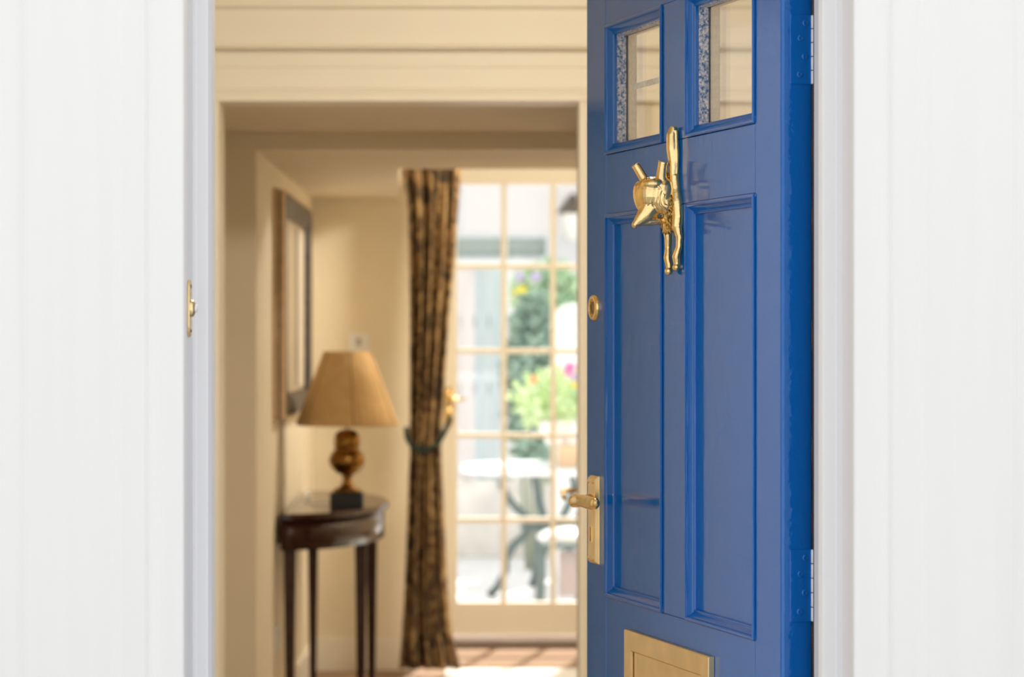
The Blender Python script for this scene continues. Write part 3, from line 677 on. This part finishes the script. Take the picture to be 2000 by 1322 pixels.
def blossom(parent, name, label, cx, cy, D, r, c):
    X, Z = PX(cx, D), PZ(cy, D)
    m = mat(name+'_petal', c, .6); rr = r*D/F; off = Vector((X, D, Z))-Vector(parent.location)
    rnd = random.Random(int(cx)); b = MB()
    for k in range(26):
        d = Vector((rnd.uniform(-1,1), rnd.uniform(-1,.4), rnd.uniform(-1,1))).normalized()
        s2 = d.cross(Vector((.3,.5,.8))).normalized(); p = d*rr*.35
        b.add([p, p+d*rr*.4+s2*rr*.28, p+d*rr*.7, p+d*rr*.4-s2*rr*.28], [(0,1,2,3)])
    b.ball((0,0,0), rr*.55, 10)
    o = b.build(name, m, parent); o.location = off; o['label'] = label
    MB().tube([(0,.0,0),(.0,.03,-rr*1.6),(.02,.12,-rr*3.2)], .006, 6).build('stalk', G_mid, o)
blossom(csh, 'yellow_flower', 'yellow blossom in front of the climber', 1016, 573, 15.95, 17, (.92,.82,.10))
blossom(csh, 'purple_flower', 'left of two pale purple blossoms on the climber', 1015, 541, 15.95, 12, (.62,.55,.80)); blossom(csh, 'purple_flower', 'right of two pale purple blossoms on the climber', 1045, 543, 15.95, 13, (.66,.58,.80))
# wall lantern on the white house
ln = empty('wall_lantern', (PX(1117, HD), HD, PZ(420, HD))); tag(ln, 'black wall lantern on the white house', 'lantern')
MB().tube([(0,0,-.15),(0,-.12,-.18),(.0,-.22,-.06),(0,-.22,.0)], .018, 8).build('bracket', M_black, ln)
MB().lathe([(.01,.16),(.05,.12),(.12,.02),(.13,.0),(.10,.0)], 6, 0, -.22).build('cap', M_black, ln)
MB().lathe([(.10,.0),(.06,-.20),(.03,-.22),(.001,-.22)], 6, 0, -.22).build('lantern_glass', mat('pale_lantern_glass', (.8,.8,.76), .2), ln)
# garden table with cast legs
TDg = 14.25; S_ = F/TDg; tz = PZ(907, TDg)-PT
gt_ = empty('garden_table', (PX(1075, TDg), TDg, PT)); tag(gt_, 'round white garden table on dark curved iron legs', 'table')
MB().lathe([(.001,tz),(.49,tz),(.505,tz-.006),(.505,tz-.035),(.49,tz-.04),(.001,tz-.04)], 48).build('table_top', mat('white_enamel', (.86,.88,.90), .35), gt_)
M_iron = mat('dark_green_iron', (.10,.145,.145), .5)
for a in (-2.55, -1.2, .35, 1.8):
    c_, s2 = math.cos(a), math.sin(a); pr = [(.30,tz-.04),(.34,tz*.86),(.27,tz*.72),(.17,tz*.60),(.16,tz*.48),(.26,tz*.38),(.30,tz*.28),(.30,tz*.2),(.36,tz*.08),(.41,0.012)]
    MB().tube([(r*c_, r*s2, z) for r, z in pr], [.02,.022,.024,.024,.024,.026,.022,.02,.02,.024], 9).build('leg', M_iron, gt_)
MB().lathe([(.16,tz*.50),(.175,tz*.50),(.175,tz*.53),(.16,tz*.53),(.16,tz*.50)], 24).build('leg_ring', M_iron, gt_)
# urn of flowers on the table
UX = PX(1098, TDg); ut = PT+tz
ur = empty('flower_urn', (UX, TDg-.02, ut)); tag(ur, 'white urn of pale green leaves standing on the garden table', 'flower pot')
MB().lathe([(.001,0),(.075,0),(.075,.02),(.04,.035),(.03,.06),(.05,.08),(.085,.11),(.11,.16),(.13,.21),(.15,.235),(.15,.25),(.135,.25),(.12,.22),(.001,.20)], 28).build('urn', mat('white_urn', (.84,.83,.80), .6), ur)
foliage('foliage', ur, (-.02,0,.37), (.26,.2,.17), 900, .055, G_lt, 9)
blossom(ur, 'orange_flower', 'small orange-red blossom at the left of the white urn', 1042, 742, TDg-.25, 9, (.85,.35,.16))
blossom(ur, 'pink_flower', 'bright pink blossom above the white urn', 1113, 722, TDg-.25, 15, (.90,.22,.50))
blossom(ur, 'yellow_flower', 'small yellow blossom low on the white urn plant', 1121, 753, TDg-.27, 8, (.92,.72,.15))
blossom(ur, 'violet_flower', 'violet blossom just under the pink one', 1124, 737, TDg-.26, 9, (.58,.48,.80))
# round-topped white panel behind
WD = 15.05; pp = [(PX(1084, WD), PT), (PX(1165, WD), PT)]
xa, xb = pp[0][0], pp[1][0]; r_ = (xb-xa)/2; zc = PZ(592, WD)-r_*.6
poly = [(xa, PT), (xb, PT)]+[((xa+xb)/2+r_*math.cos(t), zc+r_*.6*math.sin(t)) for t in [math.pi*i/14 for i in range(15)]]
wp = MB().prism(poly, WD, WD+.05, ax='y').build('garden_screen', mat('white_panel', (.88,.88,.87), .6), None, .006)
tag(wp, 'white round-topped screen standing behind the flower urn', 'screen')
# terracotta planter and white pots on the table to the right
tr = empty('terracotta_planter', (PX(1125, TDg-.3), TDg-.3, ut)); tag(tr, 'small peach terracotta trough on the garden table', 'planter')
MB().box(-.10, .14, -.06, .06, 0, PZ(868, TDg-.3)-ut).build('trough', mat('peach_clay', (.75,.55,.36), .9), tr, .006)
for i, xx in enumerate((1089, 1120)):
    MB().ball((PX(xx, TDg-.3)-PX(1125, TDg-.3), 0, PZ(862, TDg-.3)-ut), (.035+.015*i, .035, .038), 12).build('white_bloom', M_plastic, tr)
# garden chair in front right
CDg = 13.2; ch = empty('garden_chair', (PX(1105, CDg), CDg, PT)); tag(ch, 'dark iron garden chair with white seat cushion under the table', 'chair')
q = lambda y: PZ(y, CDg)-PT
xq = lambda x: PX(x, CDg)-PX(1105, CDg)
for sx in (xq(1056), xq(1160)):
    for yy in (-.2, .2):
        MB().tube([(sx*.9, yy, q(1058)), (sx*1.02, yy, q(1085)), (sx*.97, yy, q(1115)), (sx*1.06, yy*1.05, .012)], [.026,.022,.018,.020], 8).build('leg', M_iron, ch)
MB().box(xq(1058), xq(1158), -.22, .22, q(1066), q(1054)).build('seat', M_iron, ch, .008)
cs = MB().ball((0,0,0), (.17,.19,.05), 18); cs.v = [(x+xq(1112), y, z+q(1048)) for x, y, z in cs.v]; cs.build('cushion', M_plastic, ch)
MB().box(xq(1090), xq(1150), -.12, -.10, q(1160), q(1072)).build('seat_panel', mat('mauve_brown_panel', (.44,.37,.36), .8), ch)
